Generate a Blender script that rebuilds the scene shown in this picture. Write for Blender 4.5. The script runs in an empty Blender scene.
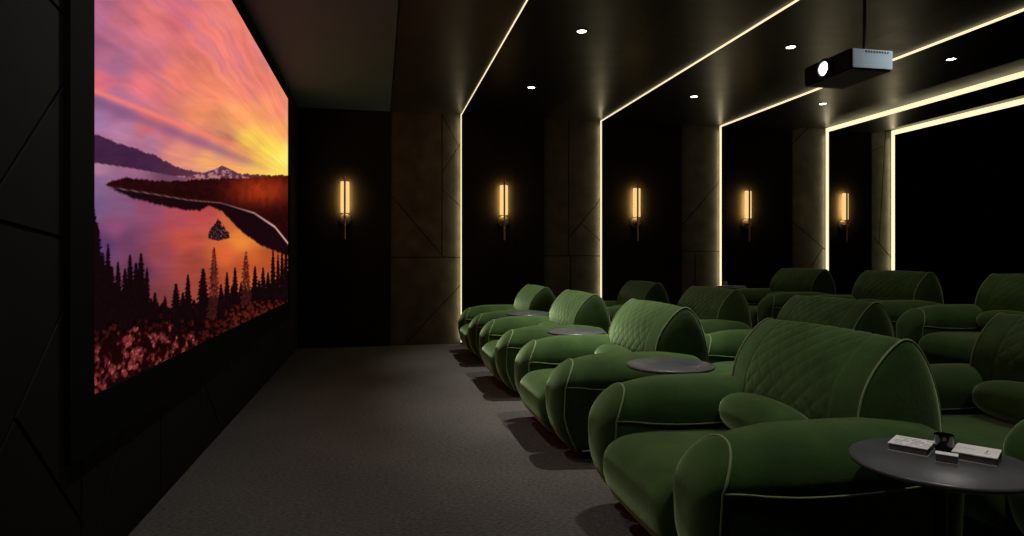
import bpy, bmesh, math, random
import numpy as np
from mathutils import Vector
random.seed(7)
PI = math.pi
scene = bpy.context.scene
COL = scene.collection

# ------------------------------------------------------------------ camera, world, exposure
cam_d = bpy.data.cameras.new('camera')
cam = bpy.data.objects.new('camera', cam_d); COL.objects.link(cam)
EYE = 1.20
cam.location = (0, 0, EYE)
cam.rotation_euler = (PI/2, 0, -math.atan(133/640))
cam_d.sensor_width = 36; cam_d.lens = 36*640/1024
cam_d.shift_y = -10/1024
cam_d.clip_start = .02
scene.camera = cam
scene.view_settings.view_transform = 'Standard'
scene.view_settings.look = 'None'
scene.view_settings.gamma = 1
scene.view_settings.exposure = 0.0
scene.view_settings.use_curve_mapping = False
scene.cycles.max_bounces = 6
scene.cycles.sample_clamp_indirect = 3.0
try:
    scene.cycles.use_denoising = True
except Exception:
    pass
world = bpy.data.worlds.new('world'); scene.world = world
world.use_nodes = True
world.node_tree.nodes['Background'].inputs[0].default_value = (.02, .02, .02, 1)
world.node_tree.nodes['Background'].inputs[1].default_value = .1

# downlight power by column (x) and distance (y): the front row is lit most, the back row hardly
DOWN_W = {(1.75, 7.30): 270, (1.75, 5.40): 375, (1.75, 3.95): 215, (1.75, 1.60): 82,
          (3.82, 7.30): 25, (3.82, 5.40): 30, (3.82, 3.50): 45, (3.82, 1.60): 40,
          (5.63, 7.30): 18, (5.63, 5.40): 18, (5.63, 3.50): 22, (5.63, 1.60): 25,
          (-.35, 3.50): 68, (-.35, 1.60): 40}  # aisle pair: added unseen lamps, fill for the floor and chair shadows
LED_W = 1.15        # led strip radiance

# ------------------------------------------------------------------ materials
def mat(name, col, rough=.6, metal=0, spec=.5, noise=None, bump=None, sheen=None, emit=None, coat=0):
    m = bpy.data.materials.new(name); m.use_nodes = True
    nt = m.node_tree; b = nt.nodes['Principled BSDF']
    b.inputs['Base Color'].default_value = (*col, 1)
    b.inputs['Roughness'].default_value = rough
    b.inputs['Metallic'].default_value = metal
    b.inputs['Specular IOR Level'].default_value = spec
    b.inputs['Coat Weight'].default_value = coat
    tc = nt.nodes.new('ShaderNodeTexCoord')
    if noise:
        sc, amt, det = noise
        n = nt.nodes.new('ShaderNodeTexNoise'); n.inputs['Scale'].default_value = sc
        n.inputs['Detail'].default_value = det
        nt.links.new(tc.outputs['Object'], n.inputs['Vector'])
        r = nt.nodes.new('ShaderNodeMapRange')
        r.inputs['From Min'].default_value = .25; r.inputs['From Max'].default_value = .75
        r.inputs['To Min'].default_value = 1-amt; r.inputs['To Max'].default_value = 1+amt
        nt.links.new(n.outputs['Fac'], r.inputs['Value'])
        h = nt.nodes.new('ShaderNodeVectorMath'); h.operation = 'SCALE'
        h.inputs[0].default_value = col
        nt.links.new(r.outputs['Result'], h.inputs['Scale'])
        nt.links.new(h.outputs['Vector'], b.inputs['Base Color'])
    if bump:
        sc, st = bump
        n = nt.nodes.new('ShaderNodeTexNoise'); n.inputs['Scale'].default_value = sc
        n.inputs['Detail'].default_value = 4
        nt.links.new(tc.outputs['Object'], n.inputs['Vector'])
        bp = nt.nodes.new('ShaderNodeBump'); bp.inputs['Strength'].default_value = st
        bp.inputs['Distance'].default_value = .01
        nt.links.new(n.outputs['Fac'], bp.inputs['Height'])
        nt.links.new(bp.outputs['Normal'], b.inputs['Normal'])
    if sheen:
        w, sr, tint = sheen
        b.inputs['Sheen Weight'].default_value = w
        b.inputs['Sheen Roughness'].default_value = sr
        b.inputs['Sheen Tint'].default_value = (*tint, 1)
    if emit:
        b.inputs['Emission Color'].default_value = (*emit[0], 1)
        b.inputs['Emission Strength'].default_value = emit[1]
    return m

M = {}
M['velvet'] = mat('green_velvet', (.026, .060, .014), .85, spec=.12, noise=(6, .42, 5), bump=(60, .12),
                  sheen=(.82, .40, (.47, .67, .34)))
M['piping'] = mat('velvet_piping', (.16, .21, .10), .7, spec=.2, sheen=(.6, .3, (.8, .9, .6)))
M['black'] = mat('black_plastic', (.008, .008, .008), .6, noise=(12, .2, 2))
M['bezel'] = mat('black_velvet_frame', (.0022, .0022, .0024), .9, spec=.1, noise=(30, .2, 2))
M['wall_dark'] = mat('dark_wall_panel', (.016, .014, .012), .8, spec=.15, noise=(3, .25, 3), bump=(25, .05))
M['wall_left'] = mat('charcoal_wall_panel', (.009, .0072, .006), .8, spec=.15, noise=(2.2, .25, 3), bump=(30, .05))
M['groove'] = mat('black_groove', (.002, .002, .002), .9, noise=(5, .2, 2))
M['stone'] = mat('brown_stone_panel', (.085, .080, .064), .45, spec=.25, noise=(5, .35, 6), bump=(14, .05))
M['black_fabric'] = mat('black_wall_fabric', (.0012, .0012, .0012), .95, spec=.03, noise=(30, .2, 2))
M['table'] = mat('dark_table_top', (.060, .066, .074), .33, spec=.5, noise=(7, .25, 5), bump=(90, .03))
M['table_leg'] = mat('black_table_leg', (.008, .008, .008), .35, metal=.5, noise=(9, .1, 2))
M['steel'] = mat('dark_bronze', (.26, .23, .20), .4, metal=.7, noise=(20, .1, 2))
M['silver'] = mat('silver_grey_casing', (.44, .60, .76), .5, metal=0, noise=(8, .06, 2))
M['proj_dark'] = mat('dark_casing', (.006, .008, .013), .6, spec=.15, noise=(8, .1, 2))
M['white'] = mat('white_paper_cover', (.8, .8, .8), .5, noise=(14, .08, 3))
M['pages'] = mat('grey_paper_pages', (.14, .13, .12), .8, noise=(60, .2, 2))
M['dark_cover'] = mat('dark_book_cover', (.03, .03, .03), .5, noise=(9, .1, 2))
M['print'] = mat('grey_print', (.22, .23, .25), .6, noise=(9, .1, 2))
M['glass'] = mat('black_glass', (.004, .004, .004), .08, spec=.7, noise=(9, .05, 2))
M['trim'] = mat('downlight_trim', (.05, .05, .05), .4, noise=(9, .1, 2))
M['lamp'] = mat('downlight_lens', (.8, .8, .8), .4, emit=((1, .97, .9), 14), noise=(9, .02, 2))
M['led'] = mat('warm_white_led', (.8, .78, .7), .5, emit=((1.0, .86, .52), LED_W), noise=(9, .02, 2))
M['sconce_glow'] = mat('sconce_diffuser', (.7, .6, .4), .5, emit=((1.0, .66, .25), .95), noise=(9, .02, 2))
M['proj_lens'] = mat('projector_lens', (.8, .9, 1), .1, emit=((.85, .93, 1.0), 9), noise=(9, .02, 2))

def carpet_mat():
    m = bpy.data.materials.new('grey_brown_carpet'); m.use_nodes = True
    nt = m.node_tree; b = nt.nodes['Principled BSDF']
    b.inputs['Roughness'].default_value = .95; b.inputs['Specular IOR Level'].default_value = .1
    tc = nt.nodes.new('ShaderNodeTexCoord')
    n1 = nt.nodes.new('ShaderNodeTexNoise'); n1.inputs['Scale'].default_value = 42; n1.inputs['Detail'].default_value = 6
    n1.inputs['Roughness'].default_value = .75
    n2 = nt.nodes.new('ShaderNodeTexNoise'); n2.inputs['Scale'].default_value = 1.6; n2.inputs['Detail'].default_value = 3
    mp = nt.nodes.new('ShaderNodeMapping'); mp.inputs['Scale'].default_value = (1, 2.2, 1)
    nt.links.new(tc.outputs['Object'], mp.inputs['Vector'])
    nt.links.new(mp.outputs['Vector'], n1.inputs['Vector']); nt.links.new(tc.outputs['Object'], n2.inputs['Vector'])
    r = nt.nodes.new('ShaderNodeValToRGB')
    r.color_ramp.elements[0].position = .33; r.color_ramp.elements[0].color = (.034, .0325, .030, 1)
    r.color_ramp.elements[1].position = .68; r.color_ramp.elements[1].color = (.122, .117, .108, 1)
    nt.links.new(n1.outputs['Fac'], r.inputs['Fac'])
    mx = nt.nodes.new('ShaderNodeVectorMath'); mx.operation = 'SCALE'
    mr = nt.nodes.new('ShaderNodeMapRange'); mr.inputs['To Min'].default_value = .8; mr.inputs['To Max'].default_value = 1.2
    nt.links.new(n2.outputs['Fac'], mr.inputs['Value'])
    nt.links.new(r.outputs['Color'], mx.inputs[0]); nt.links.new(mr.outputs['Result'], mx.inputs['Scale'])
    nt.links.new(mx.outputs['Vector'], b.inputs['Base Color'])
    bp = nt.nodes.new('ShaderNodeBump'); bp.inputs['Strength'].default_value = .5; bp.inputs['Distance'].default_value = .01
    nt.links.new(n1.outputs['Fac'], bp.inputs['Height']); nt.links.new(bp.outputs['Normal'], b.inputs['Normal'])
    return m
M['carpet'] = carpet_mat()

def ceiling_mat(name, c0, c1, rough, facets=False, spec=.5):
    """dark lacquered ceiling; facets = big tone-on-tone polygons"""
    m = bpy.data.materials.new(name); m.use_nodes = True
    nt = m.node_tree; b = nt.nodes['Principled BSDF']
    b.inputs['Specular IOR Level'].default_value = spec
    tc = nt.nodes.new('ShaderNodeTexCoord')
    n = nt.nodes.new('ShaderNodeTexNoise'); n.inputs['Scale'].default_value = 2.6; n.inputs['Detail'].default_value = 6
    mp = nt.nodes.new('ShaderNodeMapping'); mp.inputs['Scale'].default_value = (1, 2.5, 1)
    nt.links.new(tc.outputs['Object'], mp.inputs['Vector']); nt.links.new(mp.outputs['Vector'], n.inputs['Vector'])
    mix = nt.nodes.new('ShaderNodeMix'); mix.data_type = 'RGBA'
    mix.inputs[6].default_value = (*c0, 1); mix.inputs[7].default_value = (*c1, 1)
    fac = n.outputs['Fac']
    if facets:
        v = nt.nodes.new('ShaderNodeTexVoronoi'); v.inputs['Scale'].default_value = 1.5
        nt.links.new(tc.outputs['Object'], v.inputs['Vector'])
        s = nt.nodes.new('ShaderNodeSeparateColor'); nt.links.new(v.outputs['Color'], s.inputs['Color'])
        mm = nt.nodes.new('ShaderNodeMath'); mm.operation = 'MULTIPLY_ADD'; mm.inputs[1].default_value = .6
        sc = nt.nodes.new('ShaderNodeMath'); sc.operation = 'MULTIPLY'; sc.inputs[1].default_value = .4
        nt.links.new(n.outputs['Fac'], sc.inputs[0]); nt.links.new(s.outputs[0], mm.inputs[0]); nt.links.new(sc.outputs[0], mm.inputs[2])
        fac = mm.outputs[0]
    nt.links.new(fac, mix.inputs[0])
    nt.links.new(mix.outputs[2], b.inputs['Base Color'])
    rr = nt.nodes.new('ShaderNodeMapRange'); rr.inputs['To Min'].default_value = rough*.8; rr.inputs['To Max'].default_value = rough*1.25
    nt.links.new(n.outputs['Fac'], rr.inputs['Value']); nt.links.new(rr.outputs['Result'], b.inputs['Roughness'])
    return m
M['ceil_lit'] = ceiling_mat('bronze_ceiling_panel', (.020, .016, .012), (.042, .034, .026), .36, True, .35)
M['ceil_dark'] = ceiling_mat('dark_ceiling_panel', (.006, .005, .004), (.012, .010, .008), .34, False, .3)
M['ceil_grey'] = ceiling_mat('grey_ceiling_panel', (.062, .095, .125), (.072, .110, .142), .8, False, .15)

# ------------------------------------------------------------------ mesh helpers
def link(name, me, material, parent=None, smooth=True, loc=None):
    o = bpy.data.objects.new(name, me); COL.objects.link(o)
    if material is not None:
        me.materials.append(material)
    if smooth:
        me.polygons.foreach_set('use_smooth', [True]*len(me.polygons))
    if parent is not None:
        o.parent = parent
    if loc is not None:
        o.location = loc
    return o

class MB:
    def __init__(s):
        s.v = []; s.f = []
    def add(s, vs, fs):
        k = len(s.v); s.v += [tuple(v) for v in vs]; s.f += [tuple(i+k for i in f) for f in fs]
    def box(s, x0, x1, y0, y1, z0, z1):
        s.add([(x0, y0, z0), (x1, y0, z0), (x1, y1, z0), (x0, y1, z0), (x0, y0, z1), (x1, y0, z1), (x1, y1, z1), (x0, y1, z1)],
              [(0, 3, 2, 1), (4, 5, 6, 7), (0, 1, 5, 4), (1, 2, 6, 5), (2, 3, 7, 6), (3, 0, 4, 7)])
    def loft(s, rings, cap=True):
        n = len(rings[0]); vs = [p for r in rings for p in r]; fs = []
        for i in range(len(rings)-1):
            for j in range(n):
                a = i*n+j; b = i*n+(j+1) % n
                fs.append((a, b, b+n, a+n))
        if cap:
            fs.append(tuple(range(n-1, -1, -1))); fs.append(tuple((len(rings)-1)*n+j for j in range(n)))
        s.add(vs, fs)
    def lathe(s, prof, c=(0, 0, 0), n=32, axis='z'):
        rings = []
        for r, h in prof:
            ring = []
            for j in range(n):
                a = 2*PI*j/n; u, w = r*math.cos(a), r*math.sin(a)
                if axis == 'z': p = (c[0]+u, c[1]+w, c[2]+h)
                elif axis == 'x': p = (c[0]+h, c[1]+u, c[2]+w)
                else: p = (c[0]+w, c[1]+h, c[2]+u)
                ring.append(p)
            rings.append(ring)
        s.loft(rings)
    def tube(s, path, r, n=8, closed=False):
        P = [Vector(p) for p in path]; m = len(P); rings = []
        up = None
        for i in range(m):
            a = P[(i-1) % m] if (closed or i > 0) else P[i]
            b = P[(i+1) % m] if (closed or i < m-1) else P[i]
            t = (b-a)
            if t.length < 1e-9: t = Vector((0, 0, 1))
            t.normalize()
            if up is None:
                up = t.orthogonal().normalized()
            up = (up - t*up.dot(t))
            if up.length < 1e-6: up = t.orthogonal()
            up.normalize(); w = t.cross(up)
            rings.append([tuple(P[i]+(up*math.cos(2*PI*j/n)+w*math.sin(2*PI*j/n))*r) for j in range(n)])
        if closed:
            rings.append(rings[0])
        s.loft(rings, cap=not closed)
    def build(s, name, material, parent=None, smooth=True, bevel=0, loc=None, autos=None):
        me = bpy.data.meshes.new(name); me.from_pydata(s.v, [], s.f); me.validate()
        bm = bmesh.new(); bm.from_mesh(me)
        if bevel:
            bmesh.ops.bevel(bm, geom=[e for e in bm.edges if len(e.link_faces) == 2 and e.calc_face_angle(0) > .6],
                            offset=bevel, segments=2, affect='EDGES', clamp_overlap=True)
        bmesh.ops.recalc_face_normals(bm, faces=bm.faces)
        if autos:
            for e in bm.edges:
                if len(e.link_faces) == 2 and e.calc_face_angle(0) > autos: e.smooth = False
        bm.to_mesh(me); bm.free()
        return link(name, me, material, parent, smooth)

def empty(name, loc, label, cat, group=None, rz=0):
    o = bpy.data.objects.new(name, None); COL.objects.link(o)
    o.location = loc; o.rotation_euler = (0, 0, rz); o.empty_display_size = .1
    tag(o, label, cat, group)
    return o
def tag(o, label, cat, group=None):
    o['label'] = label; o['category'] = cat
    if group: o['group'] = group
    return o
def struct(o):
    o['kind'] = 'structure'; return o
def copy_tree(o, parent=None):
    c = o.copy(); COL.objects.link(c)
    c.parent = parent
    for ch in [x for x in bpy.data.objects if x.parent == o]:
        copy_tree(ch, c)
    return c

# ------------------------------------------------------------------ panels cut by grooves
def clip(poly, p, q, off):
    """keep the left side of line p->q, moved off to the left"""
    dx, dy = q[0]-p[0], q[1]-p[1]; L = math.hypot(dx, dy); nx, ny = -dy/L, dx/L
    d = lambda a: (a[0]-p[0])*nx+(a[1]-p[1])*ny-off
    out = []
    for i in range(len(poly)):
        a, b = poly[i], poly[(i+1) % len(poly)]; da, db = d(a), d(b)
        if da >= 0: out.append(a)
        if da*db < 0:
            t = da/(da-db); out.append((a[0]+(b[0]-a[0])*t, a[1]+(b[1]-a[1])*t))
    return out
def inside(poly, m):
    for i in range(len(poly)):
        a, b = poly[i], poly[(i+1) % len(poly)]
        if (b[0]-a[0])*(m[1]-a[1])-(b[1]-a[1])*(m[0]-a[0]) < 0: return False
    return True
def panels(rect, cuts, g):
    x0, x1, y0, y1 = rect
    polys = [[(x0, y0), (x1, y0), (x1, y1), (x0, y1)]]
    for p, q in cuts:
        m = ((p[0]+q[0])/2, (p[1]+q[1])/2)
        for k, po in enumerate(polys):
            if inside(po, m):
                a = clip(po, p, q, g/2); b = clip(po, q, p, g/2)
                polys[k:k+1] = [z for z in (a, b) if len(z) > 2]
                break
    return polys
def panel_mesh(polys, to3, depth, name, material, parent=None):
    """to3(u, v, d): d = height above the backing"""
    mb = MB()
    for po in polys:
        n = len(po)
        cx = sum(p[0] for p in po)/n; cy = sum(p[1] for p in po)/n
        ins = []
        for p in po:
            L = math.hypot(p[0]-cx, p[1]-cy); k = max(0, 1-.004/L) if L > 0 else 1
            ins.append((cx+(p[0]-cx)*k, cy+(p[1]-cy)*k))
        vs = [to3(p[0], p[1], 0) for p in po]+[to3(p[0], p[1], depth-.003) for p in po]+[to3(p[0], p[1], depth) for p in ins]
        fs = []
        for r in range(2):
            for i in range(n):
                a = r*n+i; b = r*n+(i+1) % n
                fs.append((a, b, b+n, a+n))
        fs.append(tuple(2*n+i for i in range(n)))
        mb.add(vs, fs)
    return mb.build(name, material, parent, smooth=False)

# ------------------------------------------------------------------ room
XL, XR, YN, YF, H = -1.06, 9.7, -1.6, 8.9, 3.2
RISER_X, RISER_H = 4.02, .16
def slab(name, x0, x1, y0, y1, z0, z1, m):
    mb = MB(); mb.box(x0, x1, y0, y1, z0, z1); return struct(mb.build(name, m, smooth=False))
slab('floor', XL-.2, XR+.2, YN-.2, YF+.4, -.12, 0, M['carpet'])
mb = MB(); mb.box(RISER_X, XR, YN, YF, 0, RISER_H)
struct(mb.build('floor_riser', M['carpet'], smooth=False, bevel=.012))
slab('ceiling', XL-.2, XR+.2, YN-.2, YF+.4, H+.12, H+.3, M['ceil_lit'])
slab('wall_back', XR, XR+.2, YN-.2, YF+.4, 0, H+.12, M['black_fabric'])
slab('wall_near', XL-.2, XR+.2, YN-.2, YN, 0, H+.12, M['wall_dark'])
slab('wall_far', XL-.2, XR+.2, YF+.12, YF+.4, 0, H+.12, M['groove'])
slab('wall_left', XL-.2, XL-.012, YN, YF+.12, 0, H+.12, M['groove'])

# left wall: charcoal panels divided by slanted grooves
cuts = [((2.6, .5), (2.6, 3)), ((2.28, 1.285), (2.29, 1.284)), ((2.09, 1.41), (2.47, 1.8)), ((2.31, 2.06), (2.51, 2.03)),
        ((2.16, .72), (2.49, 1.05)), ((2.05, .85), (2.33, .54)),
        ((2.70, .10), (2.97, .47)), ((3.46, 0), (3.46, .5)), ((4.18, 0), (4.18, .5)),
        ((4.24, .45), (4.60, .12)), ((4.91, -.1), (4.91, .3)), ((5.58, 0), (5.71, .4)), ((6.66, 0), (6.66, .5)),
        ((7.35, 0), (7.23, .4)), ((6.0, .5), (6.35, 0)), ((8.12, 0), (8.12, 3)), ((.9, 0), (.9, 3)), ((.9, 2.2), (1.9, .9))]
struct(panel_mesh(panels((YN, YF, .0, H), cuts, .012), lambda u, v, d: (XL-.012+d, u, v), .012, 'wall_left_panelling', M['wall_left']))

# far wall: lit stone pillars set back behind dark panels; the step carries the led strip
LIT = [(.15, 1.13), (2.32, 3.19), (4.46, 5.11), (6.33, 6.97), (7.76, 8.19)]
DARK = [(XL, .15), (1.13, 2.32), (3.19, 4.46), (5.11, 6.33), (6.97, 7.76), (8.19, XR)]
STEP = [.05, .045, .048, .065, .07]         # recess of each pillar, filled by its led strip
STEP_C = [.014, .016, .022, .065, .075]  # recess of each ceiling band
pil_cuts = [
    [((.18, 1.21), (1.1, 1.21)), ((.46, 1.71), (.86, 1.24)), ((.86, 1.30), (.86, 2.4)), ((.93, 2.51), (.86, 2.4)), ((.87, 2.15), (1.07, 1.97)), ((.93, .62), (1.1, .8)), ((.89, 3.15), (1.08, 2.8))],
    [((2.3, 1.23), (3.1, 1.23)), ((2.7, 2.3), (2.7, 3.1)), ((2.73, 1.53), (3.01, 1.86)), ((2.88, 1.71), (3.13, 1.5)), ((2.73, 1.1), (2.73, .5))],
    [((4.46, 1.30), (5.07, 1.30)), ((4.8, 2.04), (5.03, 2.29)), ((4.70, .4), (4.70, 1.2))],
    [((6.45, 1.71), (6.89, 1.38)), ((6.33, 2.95), (6.5, 3.12)), ((6.40, .6), (6.6, .9))],
    [((7.70, 1.68), (8.04, 1.35)), ((8.03, 2.56), (8.0, 2.11)), ((7.75, 2.9), (8.0, 3.0))]]
for i, (a, b) in enumerate(LIT):
    s_ = STEP[i]
    struct(panel_mesh(panels((a, b, 0, H+s_), pil_cuts[i], .012),
                      lambda u, v, d, s_=s_: (u, YF+s_+.01-d, v), .012, 'wall_far_pillar', M['stone']))
    # backing behind the pillar and the lit ceiling band above
    mb = MB(); mb.box(a, b, YF+s_+.011, YF+.12, 0, H+s_); struct(mb.build('wall_far_backing', M['groove'], smooth=False))
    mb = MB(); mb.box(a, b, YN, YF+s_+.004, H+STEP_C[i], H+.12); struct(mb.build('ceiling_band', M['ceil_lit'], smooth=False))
seams = {1: [1.9], 3: [5.75], 5: []}
for i, (a, b) in enumerate(DARK):
    m = M['black_fabric'] if i == 5 else M['wall_dark']
    mb = MB()
    xs = [a+.001]+[q for q in seams.get(i, [])]+[b-.001]
    for u, v in zip(xs[:-1], xs[1:]):
        mb.box(u+.002, v-.002, YF, YF+.12, 0, H)
    struct(mb.build('wall_far_panel', m, smooth=False))
    mb = MB(); mb.box(a+.003, b-.003, YN, YF+.12, H, H+.12)
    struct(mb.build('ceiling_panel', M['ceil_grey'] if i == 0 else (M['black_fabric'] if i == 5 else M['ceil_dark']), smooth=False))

# led strips: one L-shaped run each, ceiling then down the wall
led_labels = ['glowing white strip nearest the screen, between first and second wall lamps',
              'glowing white strip over the ceiling and down the wall, between second and third wall lamps',
              'glowing white strip over the ceiling and down the wall, between third and fourth wall lamps',
              'wide glowing white strip between fourth and fifth wall lamps',
              'wide glowing white strip right of the fifth wall lamp, bordering the black back area']
LW = [.008, .006, .005, .005, .005]
for i, (a, b) in enumerate(LIT):
    s_ = STEP[i]; t = w = LW[i]
    mb = MB()
    mb.box(b-.003, b+.0015, YN+.01, YF, H-.001, H+STEP_C[i])              # ceiling run: on the step face
    mb.box(b-w, b+.0015, YF-.001, YF+s_-.003, 0.02, H+STEP_C[i]-.002)          # wall run
    o = mb.build('led_strip', M['led'], smooth=False)
    tag(o, led_labels[i], 'light strip', 'strip lights framing the ceiling and far wall')
    l = bpy.data.lights.new('strip_light', 'AREA'); l.shape = 'RECTANGLE'; l.size = H-.1; l.size_y = .03
    l.energy = 2.6; l.color = (1, .84, .50)
    lo = bpy.data.objects.new('strip_light', l); COL.objects.link(lo); lo.parent = o
    lo.location = (b-w-.004, YF+s_*.45, H/2); lo.rotation_euler = (0, PI/2, 0)      # sends its light across the pillar

# ------------------------------------------------------------------ projection screen with its sunset picture
def lin(c):
    c = np.asarray(c, float)/255
    return np.where(c <= .04045, c/12.92, ((c+.055)/1.055)**2.4)
def vnoise(x, y, seed):
    rs = np.random.RandomState(seed); T = rs.rand(64, 64)
    xi = np.floor(x).astype(int); yi = np.floor(y).astype(int); fx = x-xi; fy = y-yi
    fx = fx*fx*(3-2*fx); fy = fy*fy*(3-2*fy)
    g = lambda a, b: T[a % 64, b % 64]
    return (g(xi, yi)*(1-fx)+g(xi+1, yi)*fx)*(1-fy)+(g(xi, yi+1)*(1-fx)+g(xi+1, yi+1)*fx)*fy
def fbm(x, y, seed, oc=4):
    r = 0; a = .5; t = 0
    for k in range(oc):
        r = r+a*vnoise(x*2**k, y*2**k, seed+k); t += a; a *= .55
    return r/t
def idw(x, y, pts, p=3.2):
    num = 0; den = 0
    for (px, py, c) in pts:
        w = 1/(((x-px)**2+(y-py)**2)+30)**(p/2)
        num = num+w[..., None]*lin(c); den = den+w
    return num/den[..., None]
def ss(a, b, x):
    t = np.clip((x-a)/(b-a), 0, 1); return t*t*(3-2*t)

def sunset(x, y):
    """x, y: coordinates on the picture as projected into the camera view (x 95..288, y down)"""
    sky = [(100, 10, (188, 108, 140)), (98, 45, (178, 104, 138)), (125, 25, (205, 112, 130)), (150, 20, (232, 122, 122)), (180, 20, (222, 112, 122)), (200, 40, (236, 124, 116)),
           (225, 40, (240, 128, 112)), (120, 62, (172, 106, 138)), (150, 60, (205, 112, 128)), (145, 85, (226, 116, 120)), (180, 80, (242, 128, 112)), (210, 90, (250, 140, 108)), (200, 115, (252, 150, 105)),
           (245, 90, (244, 134, 112)), (240, 115, (252, 158, 100)), (265, 110, (250, 152, 100)), (280, 110, (236, 134, 108)), (98, 85, (225, 110, 120)), (100, 103, (150, 105, 148)), (120, 115, (158, 100, 140)),
           (100, 120, (168, 122, 168)), (120, 130, (190, 130, 165)), (150, 125, (215, 110, 110)), (170, 132, (190, 105, 115)), (150, 143, (180, 120, 150)), (200, 140, (196, 116, 110)), (180, 152, (225, 140, 120)),
           (225, 140, (205, 128, 105)), (232, 158, (245, 160, 95)), (210, 160, (240, 165, 100)), (250, 140, (255, 205, 85)), (245, 155, (235, 165, 90)), (270, 150, (255, 220, 85)), (284, 160, (255, 235, 110)), (280, 172, (255, 215, 80)), (285, 132, (250, 160, 92)), (262, 85, (238, 128, 110)), (240, 55, (236, 124, 116)),
           (260, 165, (250, 190, 80)), (95, -60, (150, 95, 135)), (180, -60, (215, 110, 120)), (100, -200, (120, 85, 130))]
    c = idw(x, y, sky)
    ang = np.arctan2(190-y, 312-x); rad = np.hypot(190-y, 312-x)
    ang = ang+.07*(fbm(x*.028, y*.04, 95, 3)-.5)
    st = fbm(ang*14+3+.006*rad, rad*.011, 11, 4)
    st2 = fbm(ang*42, rad*.02+7, 21, 3)
    cl = fbm(ang*7+rad*.012, rad*.03+ang*2, 91, 5)
    k = (1+.50*(st-.5)+.2*(st2-.5)+.45*(cl-.5))[..., None]
    c = c*np.clip(k, .6, 1.4)
    dk = ss(.54, .72, st)[..., None]*.35*ss(20, 120, rad)[..., None]
    c = c*(1-dk)+lin((140, 95, 135))*dk
    # dark cloud band falling towards the sun
    bl = 93+(x-95)*.395; d = y-bl
    w = 7-(x-95)*.012
    band = np.exp(-((d-8)/w)**2)*ss(292, 220, x)*.65
    c = c*(1-band[..., None])+lin((128, 84, 124))*band[..., None]
    edge = np.exp(-((d+2)/3.0)**2)*ss(280, 200, x)*.75
    c = c*(1-edge[..., None])+lin((250, 128, 108))*edge[..., None]
    gl = .45*np.exp(-(((x-286)/24)**2+((y-162)/11)**2))[..., None]
    c = c*(1-gl*.8)+lin((255, 236, 110))*gl*.8
    # ridges
    def ip(pts):
        return np.interp(x, [p[0] for p in pts], [p[1] for p in pts])
    ridge = ip([(60, 118), (95, 135), (103, 137), (118, 143), (130, 147), (145, 152), (160, 158), (172, 165), (185, 170), (205, 173), (300, 176)])+1.6*(fbm(x*.35, y*0, 31, 3)-.5)*2
    m = ss(-.5, .5, y-ridge)[..., None]
    mc = lin((62, 32, 62))*(.8+.5*fbm(x*.12, y*.3, 33)[..., None]); mc = mc+(lin((96, 52, 60))-mc)*(ss(140, 205, x)[..., None]*.7)
    c = c*(1-m)+mc*m
    far = ip([(190, 176), (203, 173), (212, 170), (217, 168), (222, 165.5), (228, 168), (234, 171), (245, 177), (300, 180)])
    m = ss(-.5, .5, y-far)[..., None]
    sn = ss(.45, .65, fbm(x*.3, y*.35, 35))[..., None]
    c = c*(1-m)+(lin((88, 50, 70))*(1-sn)+lin((178, 118, 122))*sn)*m
    # water
    water = [(98, 166, (186, 128, 160)), (130, 171, (165, 108, 142)), (170, 178, (120, 74, 104)), (98, 185, (140, 104, 146)), (98, 205, (124, 92, 138)), (120, 208, (136, 90, 130)), (150, 208, (150, 78, 108)), (118, 225, (150, 82, 118)), (180, 215, (185, 78, 92)),
             (105, 245, (98, 64, 110)), (125, 240, (120, 66, 104)), (140, 270, (104, 56, 88)), (160, 255, (158, 72, 84)), (185, 240, (205, 84, 68)), (190, 262, (170, 72, 62)), (225, 255, (225, 104, 52)),
             (240, 240, (248, 140, 58)), (250, 226, (240, 140, 60)), (236, 218, (210, 100, 60)), (240, 265, (200, 84, 44)), (270, 262, (190, 84, 40)), (205, 215, (196, 78, 76)), (212, 280, (170, 68, 46)), (160, 300, (130, 60, 62))]
    shore0 = ip([(60, 157), (95, 163), (130, 168), (180, 177), (300, 186)])
    m = ss(-.5, .5, y-shore0)[..., None]
    wc = idw(x, y, water)*.86*(1+.35*(fbm(x*.035, y*.16, 41)[..., None]-.5))
    c = c*(1-m)+wc*m
    # wooded peninsula, its pale shoreline and reflection
    jag = (fbm(x*.5, y*0+3, 43, 3)-.5)*5
    top = ip([(105, 185), (108, 182), (118, 179), (127, 177.5), (150, 180), (172, 181), (205, 179), (240, 178), (260, 177), (290, 175)])+jag*.6
    sh = ip([(105, 185), (108, 187), (147, 193), (188, 200), (221, 203), (254, 213), (275, 227), (287, 242), (300, 262)])
    m = (ss(-.6, .6, y-top)*ss(.6, -.6, y-sh)*ss(104, 107, x))[..., None]
    lc = lin((36, 6, 8))*(.5+1.1*fbm(x*.25, y*.3, 45)[..., None])
    warm = (np.exp(-(((x-262)/26)**2+((y-190)/13)**2)))[..., None]
    lc = lc+lin((165, 50, 14))*warm*.75*(.5+fbm(x*.3, y*.15, 47)[..., None])
    c = c*(1-m)+lc*m
    rf = ip([(106, 186), (131, 198), (172, 208), (190, 210.5), (201, 211), (208, 206), (221, 211), (232, 222), (242, 232), (258, 244), (271, 250), (290, 256)])+jag*.5
    m = (ss(-.6, .6, y-sh)*ss(1.2, -1.2, y-rf)*ss(106, 112, x))[..., None]
    c = c*(1-m)+lin((24, 6, 12))*m
    ln = (np.exp(-((y-sh)/(.55+.5*ss(230, 290, x)))**2)*ss(104, 108, x)*(.12+.88*ss(225, 285, x)))[..., None]
    c = c*(1-ln)+lin((226, 170, 160))*ln
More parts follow.
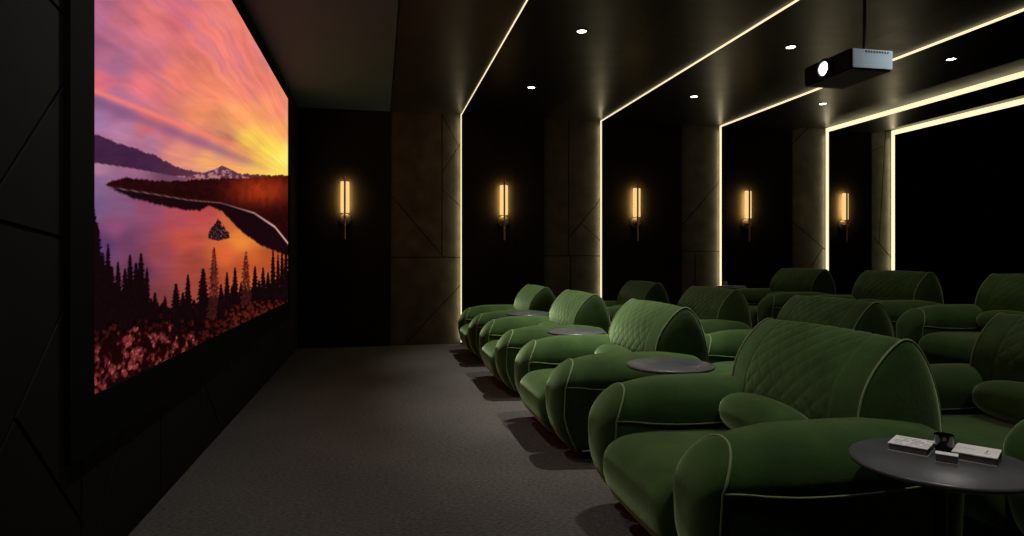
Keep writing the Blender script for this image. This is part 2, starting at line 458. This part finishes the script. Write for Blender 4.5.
    # islet
    iy = 219+np.abs(x-218)*1.35+(fbm(x*.9, y*.4, 49, 2)-.5)*6
    m = (ss(-.6, .6, y-iy)*ss(.5, -.5, y-(241-np.abs(x-218)*.25))*ss(11.5, 10, np.abs(x-219)))[..., None]
    c = c*(1-m)+(lin((38, 16, 24))+lin((150, 100, 110))*(ss(.62, .7, fbm(x*.8, y*.9, 51))[..., None]*.5))*m
    # foreground forest
    gr = ip([(60, 240), (95, 262), (104, 270), (120, 290), (145, 300), (165, 306), (200, 300), (240, 292), (288, 282)])+(fbm(x*.35, y*0+9, 53, 3)-.5)*14
    m = ss(-1, 1, y-gr)[..., None]
    dark = lin((16, 3, 4))*(.5+fbm(x*.2, y*.2, 55)[..., None])
    red = ss(.5, .75, fbm(x*.28, y*.28, 57))*ss(285, 330, y)
    dark = dark+lin((64, 18, 18))*red[..., None]
    fol = ss(.42, .62, fbm(x*.42, y*.42, 59))*ss(195, 240, x)*ss(278, 300, y)
    fol = np.maximum(fol, ss(.45, .65, fbm(x*.42, y*.42, 59))*ss(3, 14, y-(352-(x-150)*.42))*ss(165, 185, x)*.9)
    dark = dark+lin((104, 36, 20))*(fol[..., None]*.6*(.3+1.2*fbm(x*.8, y*.8, 75)[..., None]))
    c = c*(1-m)+dark*.85*m
    trees = [(92, 205, 330, 12, 0), (97, 222, 330, 8, 0), (108, 244, 320, 5, 0), (103, 252, 320, 6, 0), (118, 262, 320, 5, 0), (112, 266, 320, 5, 0), (125, 268, 330, 5, 0), (130, 254, 320, 5, 0), (136, 262, 320, 5, 0), (141, 253, 320, 6, 0),
             (147, 268, 320, 4, 0), (155, 292, 320, 4, 0), (165, 296, 330, 4, 0), (176, 283, 330, 6, 0), (188, 274, 320, 4.2, 0), (183, 292, 320, 4, 0), (203, 268, 320, 6.5, 0), (214, 247, 320, 5.5, 1), (221, 284, 320, 4, 0),
             (227, 272, 310, 3.2, 0), (235, 267, 305, 3.4, 0), (241, 282, 305, 3, 0), (246, 251, 305, 4.6, 1), (255, 266, 300, 3, 0), (263, 267, 300, 3, 0), (268, 272, 300, 3, 0), (273, 250, 300, 2.8, 0), (278, 254, 300, 2.4, 0), (282, 248, 300, 2.4, 0), (286, 246, 300, 3, 0), (232, 286, 305, 3, 0), (259, 280, 300, 3, 0)]
    for (tx, t0, t1, hw, kd) in trees:
        u = np.clip((y-t0)/(t1-t0), 0, 1)
        saw = (((y-t0)/(2.6+.03*(y-t0))) % 1)
        wd = hw*(.10+u**.75*1.2)*(.62+.5*saw)+.25
        wd = wd*(.8+.5*vnoise(y*.8, x*.4+tx, 61+int(tx) % 9))
        m = (ss(.5, -.5, np.abs(x-tx)-wd)*(y > t0)*(y < t1))[..., None]
        if kd:
            tc = lin((58, 22, 22))*(.2+1.3*fbm(x*.7, y*.7, 63)[..., None]); m = m*(.55+.4*ss(.35, .5, fbm(x*.9, y*.9, 77)))[..., None]
        else:
            tc = lin((18, 5, 8))*(.6+.8*fbm(x*.5, y*.3, 65)[..., None])
        c = c*(1-m)+tc*m
    # rocks
    rt = np.interp(x, [60, 95, 100, 112, 124, 134, 142, 150, 160, 168, 176, 186, 196, 206, 230, 260, 290], [330, 350, 343, 337, 334, 326, 328, 334, 325, 322, 329, 334, 338, 345, 332, 318, 306])+(fbm(x*.3, y*0, 67)-.5)*8
    m = (ss(-1, 1, y-rt)*ss(212, 196, x))[..., None]
    n1 = fbm(x*.30, y*.24, 69, 5); n2 = fbm(x*.75, y*.75, 71, 3)
    n0 = fbm(x*.11, y*.10, 73, 3)
    rc = lin((112, 36, 38))*(.05+1.25*ss(.40, .68, n1)*ss(.36, .62, n0))[..., None]
    rc = rc+lin((196, 130, 126))*(ss(.58, .76, n2)*ss(.46, .64, n1)*ss(.36, .6, n0)*.5)[..., None]
    c = c*(1-m)+rc*m
    fade = (.35+.65*ss(60, 0, y-330+(x-95)*-.0))[..., None]
    return np.clip(c, 0, 1)

SX = XL+.012                     # screen plane
SY0, SY1, SZ0, SZ1 = 2.652, 7.90, .687, 3.07
def make_screen():
    root = empty('projection_screen', (XL, (SY0+SY1)/2, 0), 'large black framed screen on the left wall showing a sunset over a lake', 'screen')
    NY, NZ = 560, 400
    Y = np.linspace(SY0, SY1, NY); Z = np.linspace(SZ0, SZ1, NZ)
    YY, ZZ = np.meshgrid(Y, Z, indexing='ij')
    cy, sy = math.cos(math.atan(133/640)), math.sin(math.atan(133/640))
    # picture layout coordinates: each screen point projected through the camera
    d = SX*sy+YY*cy
    px = 379+640*SX/(cy*d); py = 258-640*(ZZ-EYE)/d
    rgb = sunset(px, py)
    co = np.empty((NY*NZ, 3), np.float32)
    yc = (SY0+SY1)/2
    co[:, 0] = .012; co[:, 1] = YY.ravel()-yc; co[:, 2] = ZZ.ravel()
    idx = np.arange(NY*NZ).reshape(NY, NZ)
    q = np.stack([idx[:-1, :-1], idx[1:, :-1], idx[1:, 1:], idx[:-1, 1:]], -1).reshape(-1, 4)
    me = bpy.data.meshes.new('screen_surface')
    me.vertices.add(len(co)); me.vertices.foreach_set('co', co.ravel())
    me.loops.add(q.size); me.loops.foreach_set('vertex_index', q.ravel().astype(np.int32))
    me.polygons.add(len(q)); me.polygons.foreach_set('loop_start', np.arange(0, q.size, 4, dtype=np.int32))
    me.polygons.foreach_set('loop_total', np.full(len(q), 4, np.int32))
    me.update(calc_edges=True)
    at = me.color_attributes.new('picture', 'FLOAT_COLOR', 'POINT')
    ca = np.ones((NY*NZ, 4), np.float32); ca[:, :3] = rgb.reshape(-1, 3); at.data.foreach_set('color', ca.ravel())
    m = bpy.data.materials.new('lit_screen_picture'); m.use_nodes = True; nt = m.node_tree
    b = nt.nodes['Principled BSDF']; b.inputs['Base Color'].default_value = (.002, .002, .002, 1); b.inputs['Roughness'].default_value = 1; b.inputs['Specular IOR Level'].default_value = 0
    a = nt.nodes.new('ShaderNodeAttribute'); a.attribute_name = 'picture'
    nt.links.new(a.outputs['Color'], b.inputs['Emission Color']); b.inputs['Emission Strength'].default_value = 1.0
    o = link('screen_surface', me, m, root, smooth=False); o['label'] = 'bright sunset picture over a lake with dark firs'
    # frame: a thick box with a stepped inner lip
    mb = MB()
    oy0, oy1, oz0, oz1 = SY0-.19-yc, SY1+.15-yc, SZ0-.20, SZ1+.115
    iy0, iy1 = SY0-yc, SY1-yc
    x1, x0 = .022, .001
    for (a0, a1, b0, b1) in ((oy0, iy0, oz0, oz1), (iy1, oy1, oz0, oz1), (iy0, iy1, oz0, SZ0), (iy0, iy1, SZ1, oz1)):
        mb.box(x0, x1, a0, a1, b0, b1)
    mb.build('frame', M['bezel'], root, smooth=False)
    mb = MB(); mb.box(x0, .009, iy0, iy1, SZ0, SZ1); mb.build('back_board', M['bezel'], root, smooth=False)
make_screen()

# ------------------------------------------------------------------ velvet armchair
def sup(v, n):
    return math.copysign(abs(v)**(2/n), v)
def arm_outline(x, n=56, grow=0):
    """cross-section (y, z) of an arm at depth x"""
    t = min(1, max(0, (x-.08)/.25)); ht = .135+.040*math.sin(t*PI/2)-.055*max(0, (x-.62)/.4)**2
    zc, hb, w = .455, .395, .168
    w = w-.040*max(0, 1-(x-.08)/.26)
    pts = []
    for j in range(n):
        a = 2*PI*j/n; c, s = math.cos(a), math.sin(a)
        if s >= 0:
            y, z = (w+.006+grow)*sup(c, 2.25), zc+(ht+grow)*sup(s, 2.0)
        else:
            y, z = (w+grow)*sup(c, 7), zc-(hb+grow)*sup(s*-1, 5)
        if abs(z-zc) < .03 and abs(c) > .5:
            y *= 1-.045*math.exp(-((z-zc)/.014)**2)
        lowk = max(0, (.44-z)/.38); y *= 1-.05*min(1, lowk*6)-.10*lowk**2
        pts.append((y, z))
    return pts
def warp(z):
    t = (z-.37)/(.31 if z < .37 else .24)
    return .095*t*t-.055
def arm_mesh():
    mb = MB(); rings = []
    base = arm_outline(.10); zc = .33
    for k in (0, .25, .45, .6, .72, .82, .90, .96, .99):
        rings.append([(.10-.062*math.sqrt(max(0, 1-k**2.6))+warp(zc+(z-zc)*k), y*k if k else y*.02, zc+(z-zc)*max(k, .02)) for y, z in base])
    for x in (.10, .12, .16, .22, .30, .40, .50, .60, .70, .78, .85, .90):
        f = max(0, 1-(x-.10)/.5)
        rings.append([(x+warp(z)*f, y, z) for y, z in arm_outline(x)])
    b2 = arm_outline(.90); zc2 = .36
    for k in range(1, 9):
        a = k/8*PI/2; q = math.cos(a)**.75 if k < 8 else .02
        rings.append([(.90+.11*math.sin(a), y*q, zc2+(z-zc2)*q) for y, z in b2])
    mb.loft(rings); return mb
def arm_piping():
    mb = MB()
    base = arm_outline(.10, grow=.002)
    n = len(base)
    loop = [(.103+warp(z), y, z) for y, z in base]
    lo = [loop[j % n] for j in range(-n//8*1, n//2+n//8+1)]
    mb.tube(loop, .0046, 7, closed=True)
    return mb
def arm_seam(side):
    mb = MB(); path = []
    for i in range(26):
        x = .105+i*(.80/25); z = .455; f = max(0, 1-(x-.10)/.5)
        w = (.168+.006-.040*max(0, 1-(x-.08)/.26))*.955+.003
        sag = -.022*math.sin(PI*min(1, i/25))*(1 if i > 4 else i/4)
        lowk = 0
        path.append((x+warp(z+sag)*f, side*w, z+sag))
    mb.tube(path, .0042, 7); return mb
def arm_bottom_piping():
    mb = MB(); pts = []
    for x in [.13+i*.07 for i in range(12)]:
        f = max(0, 1-(x-.10)/.5); w = .158*.90
        pts.append((x+warp(.08)*f, w, .078))
    mb.tube(pts, .004, 6); return mb

def seat_mesh():
    prof = [(-.03, .27), (-.025, .32), (-.005, .358), (.035, .390), (.10, .410), (.22, .418), (.36, .415), (.52, .41), (.66, .40), (.70, .34), (.70, .12), (.60, .09), (.35, .085), (.15, .085), (.08, .09), (.04, .12), (.0, .17), (-.02, .22)]
    prof = smooth_closed(prof, 4)
    cx, cz = .34, .27; rings = []
    hw = .315
    for k in [i/8*PI/2 for i in range(0, 9)][::-1]:
        q = math.cos(k)**.5 if k < PI/2-.01 else .9
        pass
    st = [(-1, .70), (-.985, .84), (-.95, .92), (-.88, .965), (-.75, .99), (-.5, 1.0), (0, 1.006), (.5, 1.0), (.75, .99), (.88, .965), (.95, .92), (.985, .84), (1, .70)]
    for t, q in st:
        rings.append([(cx+(x-cx)*(1-(1-q)*.45), t*hw, cz+(z-cz)*(1-(1-q)*.7)) for x, z in prof])
    mb = MB(); mb.loft(rings); return mb

def smooth_closed(P, k):
    n = len(P); out = []
    for i in range(n):
        p0, p1, p2, p3 = P[i-1], P[i], P[(i+1) % n], P[(i+2) % n]
        for j in range(k):
            t = j/k
            out.append(tuple(.5*((2*p1[a])+(-p0[a]+p2[a])*t+(2*p0[a]-5*p1[a]+4*p2[a]-p3[a])*t*t+(-p0[a]+3*p1[a]-3*p2[a]+p3[a])*t**3) for a in range(len(p1))))
    return out

BACK = [(.715, .42), (.685, .49), (.672, .56), (.680, .64), (.703, .715), (.745, .785), (.800, .845), (.858, .890), (.905, .908),
        (.952, .890), (1.000, .835), (1.040, .755), (1.068, .66), (1.082, .56), (1.085, .47), (1.07, .40), (.98, .375), (.88, .37), (.78, .375)]
def back_profile(m=150):
    P = smooth_closed(BACK, 12)
    L = [0]
    for i in range(len(P)):
        a, b = P[i], P[(i+1) % len(P)]; L.append(L[-1]+math.hypot(b[0]-a[0], b[1]-a[1]))
    out = []; tot = L[-1]; i = 0
    for k in range(m):
        s = tot*k/m
        while L[i+1] < s: i += 1
        t = (s-L[i])/(L[i+1]-L[i]); a, b = P[i], P[(i+1) % len(P)]
        out.append((a[0]+(b[0]-a[0])*t, a[1]+(b[1]-a[1])*t, s))
    return out
def back_mesh():
    pr = back_profile(); n = len(pr); cx, cz = .925, .56
    nor = []
    for i in range(n):
        a, b = pr[i-1], pr[(i+1) % n]; tx, tz = b[0]-a[0], b[1]-a[1]; l = math.hypot(tx, tz); nor.append((-tz/l, tx/l))
    p = .092; rings = []
    HW = .42
    def scl(y): return 1-.13*(abs(y)/HW)**2.2
    def scz(y): return 1-.03*(abs(y)/HW)**2.2
    # end cap (near side), main body, end cap
    caps = [(.036, .05), (.035, .3), (.031, .55), (.025, .75), (.016, .89), (.007, .97)]
    for dy, q in caps:
        q2 = q*scl(HW)
        rings.append([(cx+(x-cx)*q2, -HW-dy, cz+(z-cz)*q*scz(HW)) for x, z, s in pr])
    N = 96
    for i in range(N+1):
        y = -HW+2*HW*i/N; ring = []; q = scl(y)
        for j, (x, z, s) in enumerate(pr):
            h = 0
            if .02 < s < .80 and abs(y) < .285:
                d1 = ((s*.95+y)/p) % 1; d2 = ((s*.95-y)/p) % 1
                e = min(min(d1, 1-d1), min(d2, 1-d2))
                h = .0034*(1-math.exp(-(e/.10)**2))-.0022
                ed = min(1, (.285-abs(y))/.02); h = h*ed-.003*math.exp(-((.28-abs(y))/.008)**2)
            X = cx+(x-cx)*q+nor[j][0]*h*1.0; Z = cz+(z-cz)*scz(y)+nor[j][1]*h
            ring.append((X, y, Z))
        rings.append(ring)
    for dy, q in caps[::-1]:
        q2 = q*scl(HW)
        rings.append([(cx+(x-cx)*q2, HW+dy, cz+(z-cz)*q*scz(HW)) for x, z, s in pr])
    mb = MB(); mb.loft(rings)
    return mb
def back_piping(side):
    pr = back_profile(90); cx, cz = .925, .56; q = .87*1.012; q3 = .97*1.006
    mb = MB(); mb.tube([(cx+(x-cx)*q, side*.421, cz+(z-cz)*q3) for x, z, s in pr], .0048, 7, closed=True); return mb
def lumbar_mesh():
    mb = MB(); rings = []
    for i in range(17):
        a = -PI/2+PI*i/16; q = max(.03, math.cos(a)**.55); y = .285*math.sin(a)
        rings.append([(.595+(.105*q)*math.cos(t), y, .505+(.105*q)*math.sin(t)) for t in [2*PI*j/28 for j in range(28)]])
    mb.loft(rings); return mb
def shell_mesh():
    mb = MB(); rings = []
    for z, q in ((.055, .93), (.07, .975), (.10, .99), (.25, 1), (.40, 1), (.46, .985), (.50, .95), (.52, .88)):
        rings.append([(.84+.235*q*sup(math.cos(t), 5), .44*q*sup(math.sin(t), 6), z) for t in [2*PI*j/64 for j in range(64)]])
    mb.loft(rings); return mb

def make_armchair():
    r = empty('armchair', (0, 0, 0), '', 'armchair', 'green velvet armchairs')
    V, P = M['velvet'], M['piping']
    seat_mesh().build('seat', V, r)
    b = back_mesh().build('backrest', V, r); b.location.x = -.012
    for s_ in (-1, 1):
        o = back_piping(s_).build('piping', P, b); o['label'] = 'pale green piping'
    lumbar_mesh().build('lumbar_cushion', V, r)
    shell_mesh().build('back_shell', V, r)
    am = arm_mesh().build('arm', V, r)
    pm = arm_piping().build('piping', P, am); pm['label'] = 'pale green piping'
    s1 = arm_seam(-1).build('seam', P, am); s2 = arm_seam(1).build('seam', P, am)
    b1 = arm_bottom_piping().build('hem_piping', P, am)
    am.location.y = -.46
    a2 = am.copy(); COL.objects.link(a2); a2.location.y = .46; a2.parent = r
    for c in (pm, s1, s2, b1):
        d = c.copy(); COL.objects.link(d); d.parent = a2
        if c is b1: d.scale.y = -1
    b1.scale.y = -1; d.scale.y = 1
    mb = MB(); mb.box(.20, .98, -.52, .52, 0, .075); mb.build('plinth', M['black'], r, smooth=False, bevel=.01)
    return r
chair = make_armchair()
YC = [2.43, 4.16, 5.89, 7.62]
X0 = {1: 1.0, 2: 2.40, 3: 4.48}
YC3 = [0, 4.30, 5.81, 7.35]
desc = {
    (1, 0): 'largest and nearest green velvet armchair, beside the table with white books',
    (1, 1): 'green velvet armchair in the front row, second from the camera, behind the nearest chair',
    (1, 2): 'green velvet armchair in the front row by the aisle, second from the far wall',
    (1, 3): 'green velvet armchair at the far end of the front row, closest to the far wall',
    (2, 0): 'green velvet armchair in the middle row cut by the right edge of the picture',
    (2, 1): 'green velvet armchair in the middle row directly behind the nearest front chair',
    (2, 2): 'green velvet armchair in the middle row, second from the far wall',
    (2, 3): 'green velvet armchair at the far end of the middle row, by the far wall',
    (3, 1): 'green velvet armchair on the raised back row, rightmost and cut by the picture edge',
    (3, 2): 'green velvet armchair in the back row below the rightmost light strip',
    (3, 3): 'green velvet armchair at the far end of the raised back row'}
first = True
for (row, k), lab in desc.items():
    o = chair if first else copy_tree(chair); first = False
    o.location = (X0[row], YC3[k] if row == 3 else YC[k], RISER_H if row == 3 else 0); o['label'] = lab
    if row == 1: o.scale.z = (1, .985, .97, .955)[k]     # cushions sit a little lower towards the far end
    o['group'] = {1: 'green velvet armchairs in the front row', 2: 'green velvet armchairs in the middle row', 3: 'green velvet armchairs in the back row'}[row]

# ------------------------------------------------------------------ side tables
def make_table():
    r = empty('side_table', (0, 0, 0), '', 'table', 'round dark side tables between the chairs')
    mb = MB(); mb.lathe([(.02, .592), (.225, .592), (.236, .597), (.239, .603), (.237, .609), (.232, .612), (.02, .612)], n=64)
    mb.build('table_top', M['table'], r, autos=.9)
    mb = MB(); mb.lathe([(.05, .575), (.05, .592), (.06, .5925)], n=32)
    mb.lathe([(.018, .02), (.018, .58)], n=24); mb.build('column', M['table_leg'], r, autos=.9)
    mb = MB(); mb.lathe([(.03, 0), (.15, 0), (.155, .004), (.15, .012), (.03, .018), (.022, .03)], n=48); mb.build('base', M['table_leg'], r, autos=.9)
    return r
tb = make_table()
tdesc = [(1.60, 1.57, 0, 'round dark side table in the foreground with two white books on it'),
         (1.58, 3.295, 0, 'round dark side table between the two nearest front row armchairs'),
         (1.58, 5.025, 0, 'round dark side table between second and third front row armchairs'),
         (1.58, 6.755, 0, 'round dark side table between the two farthest front row armchairs'),
         (5.0, 8.485, RISER_H, 'round side table with small white books against the far wall on the raised row')]
for i, (x, y, z, lab) in enumerate(tdesc):
    o = tb if i == 0 else copy_tree(tb)
    o.location = (x, y, z); o['label'] = lab
    if 1 < i < 4: o.scale.z = .985

# ------------------------------------------------------------------ books, tumbler, box
def make_book(name, label, w, l, h, loc, rz, group=None, seed=1, prints=True):
    r = empty(name, loc, label, 'book', group, rz)
    mb = MB(); mb.box(-l/2+.003, l/2-.003, -w/2+.004, w/2-.002, .003, h-.003)
    mb.build('pages', M['pages'], r, smooth=False)['label'] = 'grey page block'
    mb = MB(); mb.box(-l/2, l/2, -w/2, w/2, h-.003, h); mb.box(-l/2, l/2, -w/2, w/2, 0, .003)
    mb.box(-l/2, l/2, w/2-.003, w/2, .0, h)
    o = mb.build('cover', M['white'], r, smooth=False, bevel=.0006)
    if prints:
        rs = random.Random(seed); mb = MB()
        if seed == 1:
            for i in range(5):
                for j in range(5):
                    if rs.random() < .75:
                        x = -l*.42+i*l*.17+rs.random()*.008; y = -w*.36+j*w*.16
                        mb.box(x, x+.012+rs.random()*.014, y, y+.003+rs.random()*.003, h, h+.0003)
        else:
            mb.box(l*.18, l*.30, -w*.22, -w*.18, h, h+.0003); mb.box(l*.20, l*.24, -w*.10, w*.16, h, h+.0003)
            mb.box(-l*.3, -l*.05, w*.05, w*.07, h, h+.0003)
        mb.build('cover_print', M['print'], r, smooth=False)['label'] = 'small grey print marks'
    return r
TT = .612
make_book('paperback_book', 'thick white book with grey print, left of the black tumbler on the foreground table', .115, .105, .024, (1.600, 1.674, TT), -.95, 'white books on the foreground table', 1)
make_book('paperback_book', 'plain white book right of the black tumbler on the foreground table', .115, .108, .024, (1.716, 1.560, TT), -.95, 'white books on the foreground table', 2)
r = empty('glass_tumbler', (1.655, 1.612, TT), 'black glass tumbler between the two white books', 'glass')
mb = MB(); mb.lathe([(.002, .0), (.019, .0), (.021, .004), (.026, .060), (.0252, .0605), (.020, .008), (.002, .0075)], n=32)
mb.build('bowl', M['glass'], r, autos=.9)
r = empty('matchbox', (1.603, 1.552, TT), 'small white box in front of the black tumbler', 'box', rz=-.85)
mb = MB(); mb.box(-.026, .026, -.015, .015, .002, .022); mb.build('tray', M['pages'], r, smooth=False)
mb = MB(); mb.box(-.0275, .0275, -.0165, .0165, .0225, .024); mb.box(-.0275, .0275, -.0165, .0165, 0, .0015); mb.box(-.0275, .0275, .015, .0165, .0015, .0225)
mb.build('sleeve', M['white'], r, smooth=False)
make_book('paperback_book', 'small white book on the far table by the wall, left one', .13, .19, .025, (4.90, 8.46, TT+RISER_H), .2, 'white books on the far table', 2, False)
make_book('paperback_book', 'small white book on the far table by the wall, right one', .13, .19, .022, (5.10, 8.42, TT+RISER_H), -.2, 'white books on the far table', 2, False)
r = empty('candle_holder', (4.985, 8.58, TT+RISER_H), 'tiny upright glass candle holder on the far table', 'candle holder')
mb = MB(); mb.lathe([(.002, 0), (.03, 0), (.03, .09), (.027, .09), (.026, .01), (.002, .01)], n=24); mb.build('bowl', M['print'], r, autos=.9)

# ------------------------------------------------------------------ sconces on the far wall
SC = [(-.446, 'first, between the screen and the first pillar'), (1.72, ''), (3.71, ''), (5.52, ''), (7.22, '')]
sl = ['glowing bar wall lamp nearest the screen, left of the first light strip',
      'glowing bar wall lamp between the first and second light strips',
      'glowing bar wall lamp between the second and third light strips',
      'glowing bar wall lamp between the third and fourth light strips',
      'glowing bar wall lamp between the fourth and fifth light strips']
def make_sconce():
    r = empty('wall_lamp', (0, 0, 0), '', 'wall lamp', 'glowing bar lamps on the far wall')
    # back plate, ring, rod, frosted diffuser, lower stem; wall at y=0, room at -y
    mb = MB(); mb.lathe([(.002, -.001), (.070, -.001), (.076, -.006), (.070, -.016), (.03, -.022), (.002, -.024)], c=(0, 0, 0), n=36, axis='y')
    mb.build('back_plate', M['steel'], r, autos=.8)
    mb = MB(); mb.lathe([(.004, -.02), (.018, -.02), (.018, -.085), (.004, -.09)], n=20, axis='y')
    mb.tube([(-.052, -.055, .02), (-.05, -.06, -.02), (-.03, -.062, -.045), (0, -.064, -.055), (.03, -.062, -.045), (.05, -.06, -.02), (.052, -.055, .02)], .008, 8)
    mb.build('bracket', M['steel'], r, autos=.8)
    mb = MB(); mb.lathe([(.004, -.27), (.0125, -.265), (.0125, .565), (.004, .57)], c=(0, -.098, 0), n=16)
    mb.build('rod', M['steel'], r, autos=.8)
    mb = MB()
    rings = []
    for z, q in ((.085, .7), (.09, 1), (.50, 1), (.505, .7)):
        rings.append([(.056*q*sup(math.cos(t), 3), -.062+.009*q*sup(math.sin(t), 3), z) for t in [2*PI*j/28 for j in range(28)]])
    mb.loft(rings); o = mb.build('diffuser', M['sconce_glow'], r, autos=.8); o['label'] = 'warm glowing frosted panel'
    l = bpy.data.lights.new('wall_lamp_light', 'AREA'); l.shape = 'RECTANGLE'; l.size = .10; l.size_y = .40
    l.energy = 6; l.color = (1, .58, .18)
    lo = bpy.data.objects.new('wall_lamp_light', l); COL.objects.link(lo); lo.parent = r
    lo.location = (0, -.050, .295); lo.rotation_euler = (PI/2, 0, 0)     # shines back on to the wall
    return r
sc = make_sconce()
for i, (x, _) in enumerate(SC):
    o = sc if i == 0 else copy_tree(sc)
    o.location = (x, YF, 1.72); o['label'] = sl[i]
# ------------------------------------------------------------------ ceiling downlights
def make_down():
    r = empty('ceiling_downlight', (0, 0, 0), '', 'ceiling light', 'small round downlights in the ceiling')
    mb = MB(); mb.lathe([(.040, .001), (.062, .001), (.062, -.004), (.058, -.008), (.044, -.006), (.040, -.002)], n=36)
    # a ring: join the first and last circles
    mb.f = [f for f in mb.f if len(f) == 4]; n = 36
    mb.f += [(5*n+j, 5*n+(j+1) % n, (j+1) % n, j) for j in range(n)]
    mb.build('trim_ring', M['trim'], r, autos=.8)
    mb = MB(); mb.lathe([(.002, -.004), (.038, -.003), (.0395, -.001), (.0395, .001), (.002, .001)], n=32)
    mb.build('lens', M['lamp'], r, autos=.8)['label'] = 'bright white lens'
    l = bpy.data.lights.new('downlight_beam', 'SPOT'); l.energy = 100; l.spot_size = math.radians(94); l.spot_blend = .9
    l.shadow_soft_size = .035; l.color = (1, .93, .84)
    lo = bpy.data.objects.new('downlight_beam', l); COL.objects.link(lo); lo.parent = r; lo.location = (0, 0, -.02)
    return r
dl = make_down()
cols = {-.35: ('aisle', 'added out of view as fill over the carpeted aisle'), 1.75: ('front', 'above the front row'), 3.82: ('middle', 'behind the middle row'), 5.63: ('back', 'above the back row')}
first = True
rowname = {7.30: 'nearest the far wall', 5.40: 'second from the far wall', 3.95: 'third from the far wall', 3.50: 'third from the far wall', 1.60: 'nearest the camera'}
for x, y in DOWN_W:
    if True:
        w = rowname[y]
        o = dl if first else copy_tree(dl); first = False
        beam = [c for c in bpy.data.objects if c.parent == o and c.type == 'LIGHT'][0]
        beam.data = beam.data.copy(); beam.data.energy = DOWN_W[(x, y)]
        beam.data.spot_size = math.radians(132 if x < 0 or (x, y) == (3.82, 3.50) else (66 if x < 3 else 80))
        o.location = (x, y, H); o['label'] = 'small round white ceiling light %s, %s' % (cols[x][1], w)
        o['group'] = 'small round downlights in the ceiling'

# ------------------------------------------------------------------ projector on its pole
r = empty('projector', (3.36, 4.10, H), 'grey and black projector hanging from the ceiling on a pole, lens lit', 'projector')
mb = MB()
mb.box(-.17, .17, -.25, .25, -.690, -.545); mb.build('casing', M['proj_dark'], r, smooth=False, bevel=.012)
mb = MB(); mb.box(-.16, .162, -.256, -.249, -.683, -.551)
mb.build('side_panel', M['silver'], r, smooth=False, bevel=.003)['label'] = 'blue grey side panel'
mb = MB()
for k in range(9): mb.box(-.06+k*.022, -.05+k*.022, -.2585, -.2555, -.573, -.561)
mb.build('vent', M['proj_dark'], r, smooth=False)
mb = MB(); mb.lathe([(.05, -.18), (.075, -.18), (.072, -.205), (.052, -.21), (.048, -.195)], c=(.01, .0, -.622), n=36, axis='x')
mb.build('lens_ring', M['black'], r, autos=.8)
mb = MB(); mb.lathe([(.002, -.225), (.020, -.222), (.036, -.212), (.048, -.196), (.048, -.18), (.002, -.18)], c=(.01, .0, -.622), n=36, axis='x')
mb.build('lens', M['proj_lens'], r, autos=.8)['label'] = 'glowing bluish white lens'
mb = MB(); mb.lathe([(.010, -.51), (.013, -.51), (.013, -.12), (.020, -.10), (.022, -.05), (.060, -.03), (.060, 0), (.010, 0)], c=(.05, -.12, 0), n=24)
mb.build('pole', M['black'], r, autos=.8)
mb = MB(); mb.box(-.05, .14, -.20, -.02, -.545, -.533); mb.box(.02, .08, -.15, -.09, -.533, -.50)
mb.build('mount_plate', M['black'], r, smooth=False, bevel=.003)
